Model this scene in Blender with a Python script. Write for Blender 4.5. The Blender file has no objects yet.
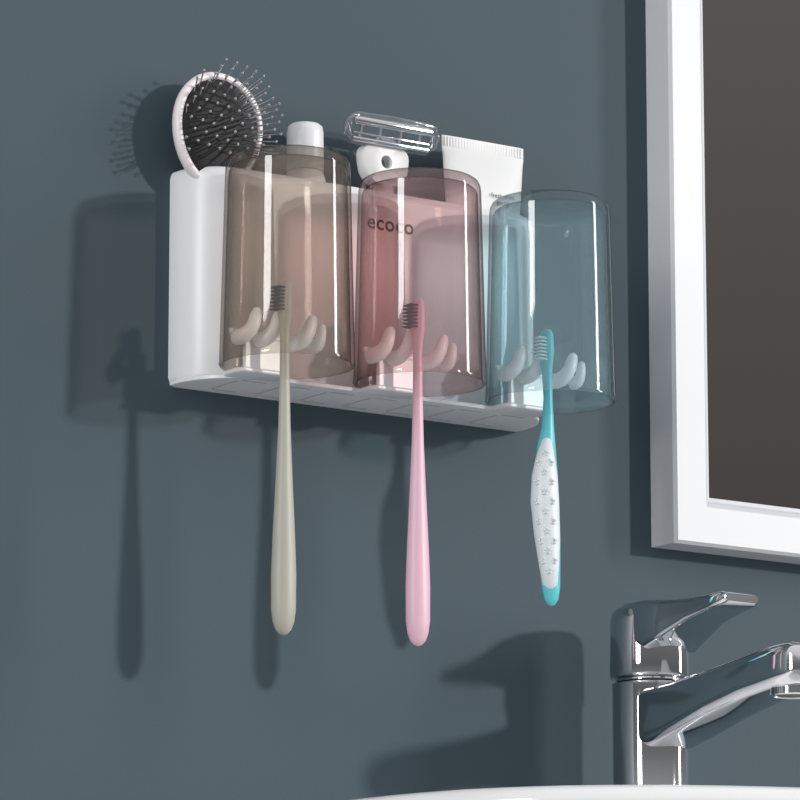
import bpy, bmesh, math, random
from mathutils import Vector, Matrix
random.seed(4)
S=0.01
scene=bpy.context.scene
scene.view_settings.view_transform='Standard'
scene.view_settings.look='None'

def lin(c):
    return tuple((x/255/12.92 if x/255<=0.04045 else ((x/255+0.055)/1.055)**2.4) for x in c)+(1.0,)

# ---------------------------------------------------------------- materials
def principled(name,rgb,rough=0.4,metal=0.0,coat=0.0,bump=0.0,bscale=300,var=0.0,sss=0.0):
    m=bpy.data.materials.new(name); m.use_nodes=True
    nt=m.node_tree; b=nt.nodes['Principled BSDF']
    c=lin(rgb)
    b.inputs['Base Color'].default_value=c
    b.inputs['Roughness'].default_value=rough
    b.inputs['Metallic'].default_value=metal
    b.inputs['Coat Weight'].default_value=coat
    if sss: 
        b.inputs['Subsurface Weight'].default_value=sss
        b.inputs['Subsurface Scale'].default_value=0.004
    tc=nt.nodes.new('ShaderNodeTexCoord')
    nz=nt.nodes.new('ShaderNodeTexNoise'); nz.inputs['Scale'].default_value=bscale
    nt.links.new(tc.outputs['Object'],nz.inputs['Vector'])
    if bump:
        bp=nt.nodes.new('ShaderNodeBump'); bp.inputs['Strength'].default_value=bump; bp.inputs['Distance'].default_value=0.0005
        nt.links.new(nz.outputs['Fac'],bp.inputs['Height']); nt.links.new(bp.outputs['Normal'],b.inputs['Normal'])
    if var:
        mx=nt.nodes.new('ShaderNodeMix'); mx.data_type='RGBA'
        mx.inputs['A'].default_value=tuple(x*(1-var) for x in c[:3])+(1,)
        mx.inputs['B'].default_value=tuple(min(1,x*(1+var)) for x in c[:3])+(1,)
        n2=nt.nodes.new('ShaderNodeTexNoise'); n2.inputs['Scale'].default_value=2.5
        nt.links.new(tc.outputs['Object'],n2.inputs['Vector'])
        nt.links.new(n2.outputs['Fac'],mx.inputs['Factor']); nt.links.new(mx.outputs['Result'],b.inputs['Base Color'])
    return m

def tinted(name,T,scat,sc=0.07,rough=0.03,edge=0.08,power=3.6,f0=0.065):
    """thin-walled tinted clear plastic: longer path through the wall at grazing angles = darker edge"""
    m=bpy.data.materials.new(name); m.use_nodes=True
    nt=m.node_tree; nt.nodes.clear()
    out=nt.nodes.new('ShaderNodeOutputMaterial')
    tr=nt.nodes.new('ShaderNodeBsdfTransparent')
    gl=nt.nodes.new('ShaderNodeBsdfGlossy'); gl.inputs['Roughness'].default_value=rough
    df=nt.nodes.new('ShaderNodeBsdfDiffuse'); df.inputs['Color'].default_value=lin(scat)
    tl=nt.nodes.new('ShaderNodeBsdfTranslucent'); tl.inputs['Color'].default_value=lin(scat)
    lw=nt.nodes.new('ShaderNodeLayerWeight'); lw.inputs['Blend'].default_value=0.5
    pw=nt.nodes.new('ShaderNodeMath'); pw.operation='POWER'; pw.inputs[1].default_value=power
    nt.links.new(lw.outputs['Facing'],pw.inputs[0])
    mc=nt.nodes.new('ShaderNodeMix'); mc.data_type='RGBA'
    mc.inputs['A'].default_value=tuple(T)+(1,)
    mc.inputs['B'].default_value=tuple(t*edge for t in T)+(1,)
    nt.links.new(pw.outputs[0],mc.inputs['Factor']); nt.links.new(mc.outputs['Result'],tr.inputs['Color'])
    ad=nt.nodes.new('ShaderNodeMixShader'); ad.inputs[0].default_value=0.5
    nt.links.new(df.outputs[0],ad.inputs[1]); nt.links.new(tl.outputs[0],ad.inputs[2])
    m1=nt.nodes.new('ShaderNodeMixShader'); m1.inputs[0].default_value=sc
    nt.links.new(tr.outputs[0],m1.inputs[1]); nt.links.new(ad.outputs[0],m1.inputs[2])
    fr=nt.nodes.new('ShaderNodeMapRange'); fr.inputs['To Min'].default_value=f0; fr.inputs['To Max'].default_value=0.35
    nt.links.new(pw.outputs[0],fr.inputs['Value'])
    m2=nt.nodes.new('ShaderNodeMixShader')
    nt.links.new(fr.outputs[0],m2.inputs[0]); nt.links.new(m1.outputs[0],m2.inputs[1]); nt.links.new(gl.outputs[0],m2.inputs[2])
    nt.links.new(m2.outputs[0],out.inputs[0])
    return m

M_wall=principled('wall_paint',(57,75,84),0.7,bump=0.12,bscale=500,var=0.04)
M_white=principled('white_abs',(226,227,229),0.32)
M_hook=principled('hook_plastic',(246,248,248),0.3,sss=0.2)
M_slot=principled('slot_grey',(190,192,194),0.5)
M_frame=principled('frame_white',(206,208,212),0.4)
M_chrome=principled('chrome',(225,227,230),0.04,metal=1)
M_pad=principled('brush_pad',(14,13,14),0.65)
M_pin=principled('steel_pin',(205,205,207),0.25,metal=1)
M_pink=principled('brush_pink',(236,227,228),0.3)
M_tb1=principled('tb_sage',(172,170,158),0.45)
M_tb2=principled('tb_pink',(224,182,199),0.4)
M_tb3=principled('tb_teal',(95,196,206),0.35)
M_tb3w=principled('tb_white',(220,228,231),0.4)
M_br=principled('bristle',(40,40,43),0.7)
M_text=principled('print_grey',(60,52,54),0.6)
M_ceram=principled('ceramic',(238,238,238),0.15,coat=0.5)
M_tube=principled('tube_white',(224,224,224),0.4)
M_mirror=principled('mirror_glass',(140,134,130),0.0,metal=1)
M_aer=principled('aerator',(120,120,120),0.4,metal=1)
M_clear=tinted('clear_plastic',(0.96,0.965,0.97),(220,225,230),0.08,edge=0.5,f0=0.12)
M_cup1=tinted('cup_smoke',(0.905,0.872,0.842),(195,175,155),0.035)
M_cup2=tinted('cup_rose',(0.945,0.86,0.86),(225,165,165),0.035)
M_cup3=tinted('cup_aqua',(0.885,0.945,0.96),(180,218,226),0.065)

# ---------------------------------------------------------------- mesh helpers (cm in, metres out)
def empty(name):
    o=bpy.data.objects.new(name,None); scene.collection.objects.link(o); o.empty_display_size=0.02
    return o
def finish(bm,name,mat,parent=None,smooth=True,bevel=0,sub=0,angle=40):
    bmesh.ops.recalc_face_normals(bm,faces=bm.faces)
    for v in bm.verts: v.co*=S
    me=bpy.data.meshes.new(name); bm.to_mesh(me); bm.free()
    for p in me.polygons: p.use_smooth=smooth
    if smooth: me.set_sharp_from_angle(angle=math.radians(angle))
    me.materials.append(mat)
    o=bpy.data.objects.new(name,me); scene.collection.objects.link(o)
    if parent: o.parent=parent
    if bevel:
        b=o.modifiers.new('bevel','BEVEL'); b.width=bevel*S; b.segments=3; b.limit_method='ANGLE'; b.angle_limit=math.radians(35); b.harden_normals=True
    if sub:
        s=o.modifiers.new('sub','SUBSURF'); s.levels=sub; s.render_levels=sub
    return o
def loft(bm,rings,cap0=True,cap1=True,closed=True):
    vr=[[bm.verts.new(p) for p in r] for r in rings]
    n=len(rings[0])
    for a,b in zip(vr[:-1],vr[1:]):
        for i in range(n if closed else n-1):
            j=(i+1)%n
            bm.faces.new((a[i],a[j],b[j],b[i]))
    if cap0: bm.faces.new(list(reversed(vr[0])))
    if cap1: bm.faces.new(vr[-1])
def lathe(bm,prof,cx,cy,segs=72):
    prev=None
    for r,z in prof:
        if r<1e-5: ring=bm.verts.new((cx,cy,z)),
        else: ring=tuple(bm.verts.new((cx+r*math.cos(2*math.pi*i/segs),cy+r*math.sin(2*math.pi*i/segs),z)) for i in range(segs))
        if prev:
            for i in range(segs):
                j=(i+1)%segs
                if len(prev)==1 and len(ring)>1: bm.faces.new((prev[0],ring[i],ring[j]))
                elif len(ring)==1 and len(prev)>1: bm.faces.new((prev[j],prev[i],ring[0]))
                elif len(ring)>1: bm.faces.new((prev[i],prev[j],ring[j],ring[i]))
        prev=ring
def tube(bm,pts,rad,segs=14,flat=None,up=Vector((0,0,1))):
    pts=[Vector(p) for p in pts]; rings=[]
    for i,p in enumerate(pts):
        t=(pts[min(i+1,len(pts)-1)]-pts[max(i-1,0)]).normalized()
        s=t.cross(up)
        if s.length<1e-3: s=t.cross(Vector((0,1,0)))
        s.normalize(); w=s.cross(t).normalized()
        r=rad[i]; rx,ry=(r if isinstance(r,tuple) else (r,r))
        rings.append([p+s*rx*math.cos(2*math.pi*k/segs)+w*ry*math.sin(2*math.pi*k/segs) for k in range(segs)])
    loft(bm,rings)
def box(bm,x0,x1,y0,y1,z0,z1):
    vs=[bm.verts.new(p) for p in ((x0,y0,z0),(x1,y0,z0),(x1,y1,z0),(x0,y1,z0),(x0,y0,z1),(x1,y0,z1),(x1,y1,z1),(x0,y1,z1))]
    for f in ((0,3,2,1),(4,5,6,7),(0,1,5,4),(1,2,6,5),(2,3,7,6),(3,0,4,7)): bm.faces.new([vs[i] for i in f])
def outline(x0,x1,yb,d,r,z,n=14):
    p=[(x0,yb,z)]
    cx,cy=x0+r,-d+r
    for i in range(n+1):
        t=math.pi+ (math.pi/2)*i/n
        p.append((cx+r*math.cos(t),cy+r*math.sin(t),z))
    cx=x1-r
    for i in range(n+1):
        t=1.5*math.pi+(math.pi/2)*i/n
        p.append((cx+r*math.cos(t),cy+r*math.sin(t),z))
    p.append((x1,yb,z))
    return p

# ---------------------------------------------------------------- room shell
bm=bmesh.new(); box(bm,-150,190,0,8,-90,150); finish(bm,'wall_back',M_wall,smooth=False)

# ---------------------------------------------------------------- holder
H=empty('toothbrush_holder')
D=3.15; L=24.0
bm=bmesh.new()
lv=[(0.45,0.0),(0.22,0.06),(0.08,0.18),(0,0.4),(0,11.5),(0.05,11.75),(0.16,11.93),(0.3,12.0)]
rings=[outline(i,L-i,0,D-i,2.9-i,z) for i,z in lv]
rings+= [outline(0.4,L-0.4,-0.3,D-0.4,2.5,z) for z in (11.95,)]
rings+= [outline(0.42,L-0.42,-0.3,D-0.42,2.48,0.6)]
loft(bm,rings)
finish(bm,'body',M_white,H,angle=50)
bm=bmesh.new()
for x in (6.3,9.3,16.6): box(bm,x-0.1,x+0.1,-D+0.4,-0.3,0.6,11.6)
finish(bm,'dividers',M_white,H,smooth=False)
bm=bmesh.new()
rings=[outline(i,L-i,0,4.5-i,3.9-i,z) for i,z in ((0.4,-0.08),(0.12,0.0),(0.1,0.18),(0.3,0.27))]
loft(bm,rings); finish(bm,'base_plate',M_white,H,angle=50)
bm=bmesh.new()
x=2.4
while x<22.5:
    box(bm,x,x+1.5,-3.9,-3.7,-0.1,-0.075); box(bm,x,x+1.5,-0.9,-0.7,-0.1,-0.075)
    box(bm,x-0.25,x-0.12,-3.6,-1.0,-0.11,-0.075)
    x+=2.9
finish(bm,'drain_slots',M_slot,H,smooth=False)

CX=[3.25,12.0,20.98]; CY=-6.85
for k,cx in enumerate(CX):
    bm=bmesh.new()
    ring=lambda ins,z:[(cx-0.55+(1.7-ins)*sx*1.0,y,z) for sx,y in ((-1,-4.0),(-1,-5.5+0.3),(-0.85,-5.75+ins),(0.85,-5.75+ins),(1,-5.5+0.3),(1,-4.0))]
    loft(bm,[ring(0.15,-0.06),ring(0,0.02),ring(0,0.2),ring(0.1,0.26)])
    box(bm,cx-1.9,cx+0.8,-5.65,-5.35,0.2,1.9)
    finish(bm,'cup_arm_%d'%(k+1),M_white,H,bevel=0.08)
    bm=bmesh.new()
    ZH=0.2
    tube(bm,[(cx-2.95,-5.75,1.95+ZH),(cx-2.7,-5.6,1.85+ZH),(cx-1.2,-5.5,1.8+ZH),(cx+1.2,-5.5,1.8+ZH),(cx+2.7,-5.6,1.85+ZH),(cx+2.95,-5.75,1.95+ZH)],[(0.1,0.12),(0.16,0.25),(0.18,0.28),(0.18,0.28),(0.16,0.25),(0.1,0.12)],16)
    for hx,lean,sc in ((-2.35,0.12,1),(-0.95,0.12,1),(1.2,0.2,1),(2.6,0.1,0.75)):
        x0=cx+hx
        pts=[(-0.1,-5.5,1.6),(0.0,-5.8,1.6),(0.15,-6.1,1.7),(0.35,-6.28,1.95),(0.5,-6.35,2.3),(0.62,-6.35,2.75),(0.72,-6.33,3.1),(0.76,-6.32,3.22)]
        if sc<1: pts=[(0.3*p[0],-5.5+(p[1]+5.5)*0.6,1.6+(p[2]-1.6)*0.8) for p in pts]
        rr=[0.42,0.44,0.43,0.4,0.37,0.34,0.24,0.05]
        tube(bm,[(x0+p[0]+lean*(p[2]-1.6)*0.3,p[1],p[2]+ZH) for p in pts],[r*sc for r in rr],14,up=Vector((1,0,0)))
    finish(bm,'hook_bar_%d'%(k+1),M_hook,H,angle=80)
cu=bpy.data.curves.new('lettering','FONT'); cu.body='ecoco'; cu.size=0.0122; cu.extrude=0.00005; cu.align_x='CENTER'; cu.offset=0.0002
cu.space_character=1.08
t=bpy.data.objects.new('lettering',cu); scene.collection.objects.link(t); t.rotation_euler=(math.pi/2,0,0); t.location=(12.6*S,-(D+0.012)*S,9.7*S)
cu.materials.append(M_text); t.parent=H

# ---------------------------------------------------------------- cups
for k,(cx,mt) in enumerate(zip(CX,(M_cup1,M_cup2,M_cup3))):
    bm=bmesh.new()
    prof=[(0,11.84),(2.8,11.84),(3.05,11.8),(3.25,11.66),(3.37,11.42),(3.41,11.1),(3.66,0.48),(3.69,0.38),(3.62,0.29),(3.52,0.29),(3.46,0.4),(3.22,10.95),(3.14,11.15),(2.95,11.3),(2.6,11.36),(0,11.36)]
    lathe(bm,prof,cx,CY,96)
    finish(bm,'drinking_cup' ,mt,angle=60)

# ---------------------------------------------------------------- toothbrushes
def brush(prof,mat,bz,btop,bcol=M_br):
    E=empty('toothbrush')
    bm=bmesh.new()
    rings=[[(cx+rx*math.cos(2*math.pi*i/24),cy+ry*math.sin(2*math.pi*i/24),z) for i in range(24)] for z,cx,cy,rx,ry in prof]
    loft(bm,rings); finish(bm,'handle',mat,E,angle=70)
    bm=bmesh.new()
    cx,cy=prof[2][1],prof[2][2]
    z=bz
    while z<btop:
        for dy in (-0.3,-0.1,0.1,0.3):
            tube(bm,[(cx-0.15,cy+dy,z),(cx-0.45,cy+dy*1.05,z+0.01),(cx-0.75+random.uniform(-.05,.05),cy+dy*1.1,z+0.02)],[0.05,0.055,0.04],6)
        z+=0.2
    finish(bm,'bristles',bcol,E)
    return E
BY=-7.0
def std(cx,ztop,zbot,w):
    P=[(ztop,0.02,0.03),(ztop-0.06,0.18,0.3),(ztop-0.25,0.3,0.45),(ztop-1.2,0.35,0.5),(ztop-1.9,0.36,0.42),(ztop-2.4,0.3,0.3),(ztop-3.2,0.26,0.25),(ztop-5.5,0.28,0.27),
       (ztop-8,0.34,0.32),(ztop-11,0.48,0.42),(ztop-14,w*0.9,0.55),(ztop-16,w,0.62),(zbot+1.4,w*0.98,0.62),(zbot+0.7,w*0.85,0.52),(zbot+0.3,w*0.62,0.4),(zbot+0.08,w*0.34,0.2),(zbot,0.03,0.03)]
    return [(z,cx,BY,rx,ry) for z,rx,ry in P]
brush(std(3.0,4.95,-14.35,0.7),M_tb1,3.3,4.7)
brush(std(11.75,5.05,-14.25,0.7),M_tb2,3.4,4.8)
cx=20.6
P3=[(4.4,0,0.02,0.03),(4.33,0,0.2,0.3),(4.1,0,0.33,0.45),(3.2,0,0.4,0.5),(2.5,0,0.36,0.4),(2.0,0.02,0.3,0.3),(0.5,0.08,0.26,0.26),(-1.2,0.05,0.36,0.34),(-2.3,-0.05,0.55,0.45),
    (-4,-0.15,0.78,0.55),(-5.5,-0.15,0.86,0.6),(-7.5,0.0,0.78,0.55),(-9,0.12,0.64,0.5),(-10.2,0.2,0.55,0.45),(-10.9,0.22,0.42,0.34),(-11.2,0.22,0.22,0.2),(-11.28,0.22,0.03,0.03)]
E3=brush([(z,cx+o,BY,rx,ry) for z,o,rx,ry in P3],M_tb3,2.6,4.0,M_tb3w)
dirn=Vector((-0.6,-0.8,0)).normalized(); sd=Vector((0.8,-0.6,0)).normalized()
grip=[(-1.7,-0.0,0.05,0.05),(-2.0,-0.0,0.3,0.3),(-3,-0.08,0.54,0.5),(-4,-0.13,0.72,0.62),(-5.5,-0.13,0.8,0.68),(-7.5,0.02,0.71,0.62),(-9,0.13,0.57,0.54),(-10.1,0.2,0.42,0.42),(-10.6,0.22,0.05,0.05)]
GO=dirn*0.24-sd*0.05
bm=bmesh.new(); rings=[]
for z,o,r1,r2 in grip:
    c=Vector((cx+o,BY,z))+GO
    rings.append([c+sd*r1*math.cos(2*math.pi*i/24)+dirn*r2*math.sin(2*math.pi*i/24) for i in range(24)])
loft(bm,rings); finish(bm,'grip',M_tb3w,E3,angle=70)
bm=bmesh.new()
def gi(z,idx):
    for a,b in zip(grip[:-1],grip[1:]):
        if b[0]<=z<=a[0]:
            t=(a[0]-z)/(a[0]-b[0]); return a[idx]*(1-t)+b[idx]*t
    return 0
row=0; z=-2.8
while z>-9.8:
    for q in ((-0.5,0.5) if row%2 else (0.0,)):
        r1=gi(z,2); r2=gi(z,3)
        c=Vector((cx+gi(z,1),BY,z))+GO+sd*r1*q+dirn*r2*math.sqrt(1-q*q)
        for m in range(5):
            an=2*math.pi*m/5+0.3
            cc=c+sd*0.14*math.cos(an)+Vector((0,0,0.14*math.sin(an)))
            bmesh.ops.create_uvsphere(bm,u_segments=8,v_segments=6,radius=0.08,matrix=Matrix.Translation(cc))
    z-=0.55; row+=1
finish(bm,'grip_studs',M_tb3w,E3)

# ---------------------------------------------------------------- hairbrush
HB=empty('hairbrush')
def frame_mat(c,ax,nrm):
    ax=Vector(ax).normalized(); nrm=Vector(nrm); nrm=(nrm-ax*nrm.dot(ax)).normalized(); wd=ax.cross(nrm)
    return Vector(c),wd,ax,nrm
hc,hw,ha,hn=frame_mat((1.95,-1.8,14.2),(0.2,0.0,1.0),(0.12,-1,0.28))
def hp(u,v,n): return hc+hw*u+ha*v+hn*n
def egg(t,a,b):
    s=math.sin(t); return (a*math.cos(t)*(1+0.10*s),b*s)
bm=bmesh.new()
rg=[]
for sc,n in ((0.15,-0.95),(0.6,-0.9),(0.85,-0.7),(0.97,-0.4),(1.0,-0.05),(0.98,0.15),(0.93,0.24),(0.88,0.2),(0.85,0.0),(0.3,-0.1)):
    rg.append([hp(*egg(2*math.pi*i/48,2.95*sc,3.35*sc),n) for i in range(48)])
loft(bm,rg)
hd=[Vector((1.3+0.05*i,-1.45,zz)) for i,zz in enumerate((11.7,10.8,9.0,5.5,1.4))]
tube(bm,hd,[(0.9,0.45),(0.65,0.5),(0.6,0.5),(0.8,0.6),(0.5,0.4)],18)
finish(bm,'frame',M_pink,HB,angle=60)
bm=bmesh.new(); rg=[]
for k in range(9):
    ph=math.pi/2*k/8.2
    rg.append([hp(*egg(2*math.pi*i/40,2.6*math.cos(ph),2.98*math.cos(ph)),0.02+0.55*math.sin(ph)) for i in range(40)])
loft(bm,rg); finish(bm,'cushion',M_pad,HB,angle=80)
bm=bmesh.new(); bt=bmesh.new()
for iu in range(-6,7):
    for iv in range(-7,8):
        u=iu*0.46+(0.23 if iv%2 else 0); v=iv*0.42
        q=(u/2.42)**2+(v/2.8)**2
        if q>0.97: continue
        n0=0.02+0.55*math.sqrt(max(0,1-q))
        b=hp(u,v,n0-0.05)
        d=(hn*1.0+hw*u*0.30+ha*v*0.27).normalized()
        tip=b+d*1.75
        if tip.z<12.3 and tip.y<-2.6: continue
        tube(bm,[b,b+d*0.7,tip],[0.036]*3,6)
        bmesh.ops.create_uvsphere(bt,u_segments=8,v_segments=6,radius=0.09,matrix=Matrix.Translation(tip))
finish(bm,'pins',M_pin,HB); finish(bt,'pin_balls',M_pin,HB)

# ---------------------------------------------------------------- lotion bottle
BT=empty('lotion_bottle')
bm=bmesh.new(); lathe(bm,[(0,0.62),(1.1,0.62),(1.15,0.8),(1.15,12.3),(1.0,12.7),(0.8,12.8),(0,12.8)],7.8,-1.7,48); finish(bm,'flask',M_tube,BT)
bm=bmesh.new(); lathe(bm,[(0,12.75),(1.02,12.75),(1.05,12.85),(1.03,14.95),(0.97,15.3),(0.8,15.45),(0,15.48)],7.8,-1.7,48); finish(bm,'cap',M_white,BT)

# ---------------------------------------------------------------- safety razor
RZ=empty('safety_razor')
bm=bmesh.new()
hx,hy=13.0,-1.8
tube(bm,[(hx,hy,0.8),(hx,hy,3),(hx,hy,8),(hx,hy,11),(hx,hy,12.6)],[(0.5,0.4),(0.65,0.5),(0.55,0.45),(0.6,0.45),(0.75,0.45)],20)
finish(bm,'handle',M_tube,RZ)
bm=bmesh.new()
N=40
def yoke(t):
    c,s=math.cos(t),math.sin(t)
    sq=lambda v:math.copysign(abs(v)**0.7,v)
    return (hx+1.55*sq(c)*(1.0+0.22*s), 13.75+1.25*sq(s))
def ringat(fn,y,sc=1.0):
    r=[]
    for i in range(N):
        x,z=fn(2*math.pi*i/N); r.append(((x-hx)*sc+hx,y,(z-13.75)*sc+13.75))
    return r
hole=lambda t:(hx+0.38*math.cos(t),13.95+0.38*math.sin(t))
loft(bm,[ringat(hole,hy+0.3),ringat(yoke,hy+0.3),ringat(yoke,hy-0.3),ringat(yoke,hy-0.42,0.93),ringat(hole,hy-0.42),ringat(hole,hy+0.3)],False,False)
finish(bm,'yoke',M_tube,RZ,angle=50)
def rp(x,d,z):
    v=Vector((x,d,z)); v.rotate(Matrix.Rotation(math.radians(18),3,'X')); return v+Vector((13.15,-2.35,15.5))
bm=bmesh.new()
for d,dz,rx,rz in ((-0.12,0.55,0.16,0.26),(-0.15,-0.5,0.14,0.16),(-0.1,-0.16,0.08,0.07)):
    tube(bm,[rp(-2.6,d,dz),rp(0,d-0.05,dz),rp(2.6,d,dz)],[(rx,rz)]*3,14)
for sx in (-2.0,-0.7,0.7,2.0):
    tube(bm,[rp(sx,0,0.5),rp(sx,-0.02,0),rp(sx,0,-0.5)],[0.12]*3,8)
finish(bm,'guard_bars',M_chrome,RZ)
bm=bmesh.new()
for sx in (-1,1):
    tube(bm,[rp(sx*2.3,0,0.85),rp(sx*2.8,-0.1,0.75),rp(sx*3.0,-0.1,0.3),rp(sx*2.9,-0.1,-0.3),rp(sx*2.5,0,-0.6)],[0.14,0.24,0.28,0.24,0.14],12)
tube(bm,[rp(-2.6,0,0.85),rp(0,0,0.92),rp(2.6,0,0.85)],[0.2]*3,12)
tube(bm,[rp(-2.6,0,-0.68),rp(0,0,-0.72),rp(2.6,0,-0.68)],[0.16]*3,12)
finish(bm,'clear_housing',M_clear,RZ)
bm=bmesh.new()
tube(bm,[(hx,hy,14.7),(hx,hy-0.2,15.0),(hx,hy-0.35,15.25)],[(0.7,0.25)]*3,14); finish(bm,'pivot',M_tube,RZ)

# ---------------------------------------------------------------- toothpaste tube
TP=empty('toothpaste_tube')
bm=bmesh.new(); rings=[]
for z,hwid,th in ((3.2,1.35,1.1),(5,1.75,1.08),(8,2.15,0.95),(11,2.45,0.75),(13.5,2.7,0.48),(15.2,2.85,0.2),(15.5,2.9,0.09),(16.25,2.9,0.08)):
    rings.append([(20.05+hwid*math.copysign(abs(math.cos(t))**0.8,math.cos(t)),-1.75+th*math.sin(t),z) for t in [2*math.pi*i/40 for i in range(40)]])
loft(bm,rings); finish(bm,'flask',M_tube,TP,angle=50)
bm=bmesh.new(); lathe(bm,[(0,0.65),(0.95,0.65),(1.0,0.8),(1.0,2.6),(0.8,3.2),(0,3.3)],20.05,-1.75,32); finish(bm,'cap',M_white,TP)
bm=bmesh.new()
for i in range(28):
    box(bm,17.3+i*0.2,17.34+i*0.2,-1.85,-1.8,15.62,16.2)
finish(bm,'crimp_ribs',M_tube,TP,smooth=False)
cu=bpy.data.curves.new('label','FONT'); cu.body='fresh mint\ngentle'; cu.size=0.004; cu.align_x='CENTER'; cu.extrude=0.00003
t=bpy.data.objects.new('label',cu); scene.collection.objects.link(t); t.rotation_euler=(math.radians(80),0,0); t.location=(21.0*S,-2.40*S,12.9*S); cu.materials.append(M_text); t.parent=TP

# ---------------------------------------------------------------- framed mirror
MR=empty('wall_mirror')
x0,x1,z0,z1=33.45,100.0,-5.9,85.0
prof=[(0,0),(0,-2.1),(0.18,-2.3),(2.3,-2.3),(2.6,-2.1),(2.75,-1.75),(3.0,-1.7),(3.1,-0.6),(3.1,0)]
bm=bmesh.new()
rings=[[(x0+i,d,z0+i),(x1-i,d,z0+i),(x1-i,d,z1-i),(x0+i,d,z1-i)] for i,d in prof]
rings.append(rings[0])
loft(bm,rings,False,False); bmesh.ops.remove_doubles(bm,verts=bm.verts,dist=1e-4)
finish(bm,'frame',M_frame,MR,smooth=False)
bm=bmesh.new(); box(bm,x0+2.8,x1-2.8,-0.9,-0.1,z0+2.8,z1-2.8); finish(bm,'glass',M_mirror,MR,smooth=False)

# ---------------------------------------------------------------- basin
ZB=-25.5
def sup(cx,cy,a,b,n,z,N=96):
    r=[]
    for i in range(N):
        t=2*math.pi*i/N; c,s=math.cos(t),math.sin(t)
        r.append((cx+a*math.copysign(abs(c)**(2/n),c),cy+b*math.copysign(abs(s)**(2/n),s),z))
    return r
bm=bmesh.new()
bx,by=29.0,-24.0
rings=[sup(bx,by,20,15,2.4,ZB-14),sup(bx,by,30,20,2.6,ZB-10),sup(bx,by,36,23,2.8,ZB-4),sup(bx,by,37,23.9,2.8,ZB-0.8),sup(bx,by,36.8,23.7,2.8,ZB-0.25),sup(bx,by,36.4,23.3,2.8,ZB),
       sup(bx,by-4,32,17.4,2.8,ZB),sup(bx,by-4,31.6,17,2.8,ZB-0.4),sup(bx,by-4,30,15.5,2.6,ZB-5),sup(bx,by-4,22,10,2.4,ZB-9),sup(bx,by-4,3,3,2,ZB-10)]
loft(bm,rings); finish(bm,'wash_basin',M_ceram,angle=60)

# ---------------------------------------------------------------- faucet
FC=empty('basin_faucet')
fx,fy=29.3,-5.0
bm=bmesh.new()
lathe(bm,[(0,ZB),(2.5,ZB),(2.55,ZB+0.25),(2.3,ZB+0.4),(2.18,ZB+0.7),(2.16,-15.0),(2.2,-14.85),(1.95,-14.75),(0,-14.75)],fx,fy,64)
finish(bm,'body',M_chrome,FC,angle=35)
bm=bmesh.new()
lathe(bm,[(0,-14.75),(1.95,-14.72),(2.0,-14.6),(2.25,-14.5),(2.3,-14.35),(2.25,-11.2),(2.15,-10.8),(1.9,-10.5),(1.4,-10.35),(0,-10.3)],fx,fy,64)
finish(bm,'handle_cap',M_chrome,FC,angle=35)
def rrect(c,w,h,tilt=0,n=6,r=0.35):
    pts=[]
    r=min(r,w*0.95,h*0.95)
    for qx,qz,a0 in ((1,1,0),(-1,1,90),(-1,-1,180),(1,-1,270)):
        for i in range(n+1):
            t=math.radians(a0+90*i/n)
            pts.append(Vector((qx*(w-r)+r*math.cos(t),0,qz*(h-r)+r*math.sin(t))))
    return [Vector(c)+p for p in pts]
bm=bmesh.new()
R=[((fx,fy+1.6,-11.4),1.5,0.6),((fx,fy,-11.3),1.9,1.0),((fx,fy-1.8,-11.7),2.0,1.35),((fx,fy-3.2,-11.5),1.8,1.0),((fx,fy-5,-11.2),1.5,0.6),((fx,fy-7,-10.98),1.4,0.42),((fx,fy-8.0,-10.9),1.35,0.36),((fx,fy-8.3,-10.87),1.15,0.22)]
loft(bm,[rrect(*r,r=0.3) for r in R]); finish(bm,'lever',M_chrome,FC,angle=45)
bm=bmesh.new()
R=[((fx,fy+0.5,-17.0),1.7,1.7),((fx,fy-1.9,-16.9),1.85,1.7),((fx,fy-4,-16.6),1.9,1.5),((fx,fy-7,-16.05),1.9,1.25),((fx,fy-10,-15.55),1.9,1.15),((fx,fy-12.5,-15.25),1.9,1.15),((fx,fy-14,-15.2),1.85,1.15),((fx,fy-14.6,-15.25),1.55,0.95),((fx,fy-14.8,-15.3),1.2,0.6)]
loft(bm,[rrect(*r,r=0.7) for r in R]); finish(bm,'spout',M_chrome,FC,angle=45)
bm=bmesh.new(); lathe(bm,[(0,-16.2),(1.3,-16.2),(1.3,-16.75),(1.15,-16.8),(1.05,-16.7),(0,-16.7)],fx,fy-12.6,40); finish(bm,'aerator_ring',M_chrome,FC,angle=35)
bm=bmesh.new(); lathe(bm,[(0,-16.72),(1.0,-16.72),(0.95,-16.76),(0,-16.78)],fx,fy-12.6,32); finish(bm,'aerator_mesh',M_aer,FC)

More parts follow.
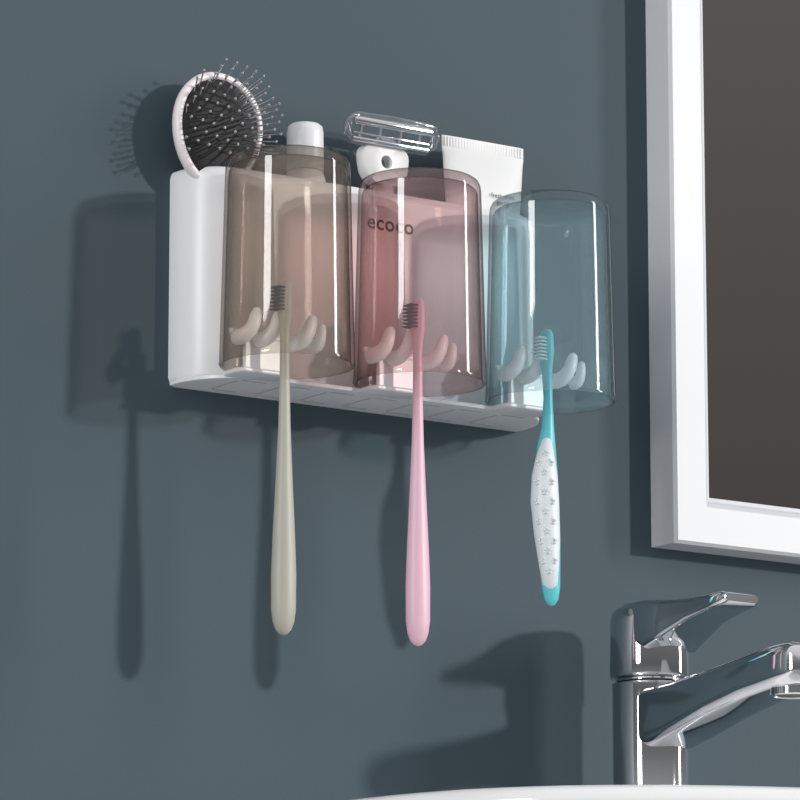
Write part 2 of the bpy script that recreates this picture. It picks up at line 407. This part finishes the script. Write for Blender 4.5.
# ---------------------------------------------------------------- lights
sd_=Vector((-0.75,1.0,-0.29))
sl=bpy.data.lights.new('sun_key','SUN'); sl.energy=1.6; sl.angle=math.radians(2.8); sl.color=(1,0.985,0.96)
so=bpy.data.objects.new('sun_key',sl); scene.collection.objects.link(so); so.rotation_euler=sd_.to_track_quat('-Z','Y').to_euler()
def area(name,loc,target,sx,sy,power,col=(1,1,1)):
    l=bpy.data.lights.new(name,'AREA'); l.shape='RECTANGLE'; l.size=sx; l.size_y=sy; l.energy=power; l.color=col
    o=bpy.data.objects.new(name,l); scene.collection.objects.link(o); o.location=loc
    o.rotation_euler=(Vector(target)-Vector(loc)).to_track_quat('-Z','Y').to_euler()
area('fill_left',(-2.6,-1.0,0.5),(0.1,0,0),0.6,1.8,42)  # area light added as fill to brighten the holder's left side
area('softbox_right',(2.6,-1.45,0.55),(0.1,0,0),0.3,1.8,26)
w=bpy.data.worlds.new('studio'); scene.world=w; w.use_nodes=True
nt=w.node_tree; bg=nt.nodes['Background']
tc=nt.nodes.new('ShaderNodeTexCoord'); sp=nt.nodes.new('ShaderNodeSeparateXYZ'); nt.links.new(tc.outputs['Generated'],sp.inputs[0])
rp_=nt.nodes.new('ShaderNodeValToRGB'); 
mr=nt.nodes.new('ShaderNodeMapRange'); mr.inputs['From Min'].default_value=-1; mr.inputs['From Max'].default_value=1
nt.links.new(sp.outputs['Z'],mr.inputs['Value']); nt.links.new(mr.outputs['Result'],rp_.inputs['Fac'])
cr=rp_.color_ramp; cr.elements[0].position=0.0; cr.elements[0].color=(0.46,0.46,0.47,1); cr.elements[1].position=1.0; cr.elements[1].color=(0.75,0.76,0.78,1)
for p,c in ((0.35,0.32),(0.45,0.12),(0.55,0.16),(0.63,0.34),(0.75,0.65)):
    el=cr.elements.new(p); el.color=(c,c,c*1.03,1)
nt.links.new(rp_.outputs['Color'],bg.inputs['Color']); bg.inputs['Strength'].default_value=1.0

# ---------------------------------------------------------------- camera
a=math.radians(35);e=math.radians(11);f=4450
F=Vector((math.sin(a)*math.cos(e),math.cos(a)*math.cos(e),math.sin(e)))
cam=bpy.data.cameras.new('camera'); cam.sensor_width=36; cam.lens=f/800*36; cam.clip_start=0.05; cam.clip_end=50
co=bpy.data.objects.new('camera',cam); scene.collection.objects.link(co)
co.location=(-1.26351,-2.025352,-0.471706); co.rotation_euler=F.to_track_quat('-Z','Y').to_euler()
scene.camera=co
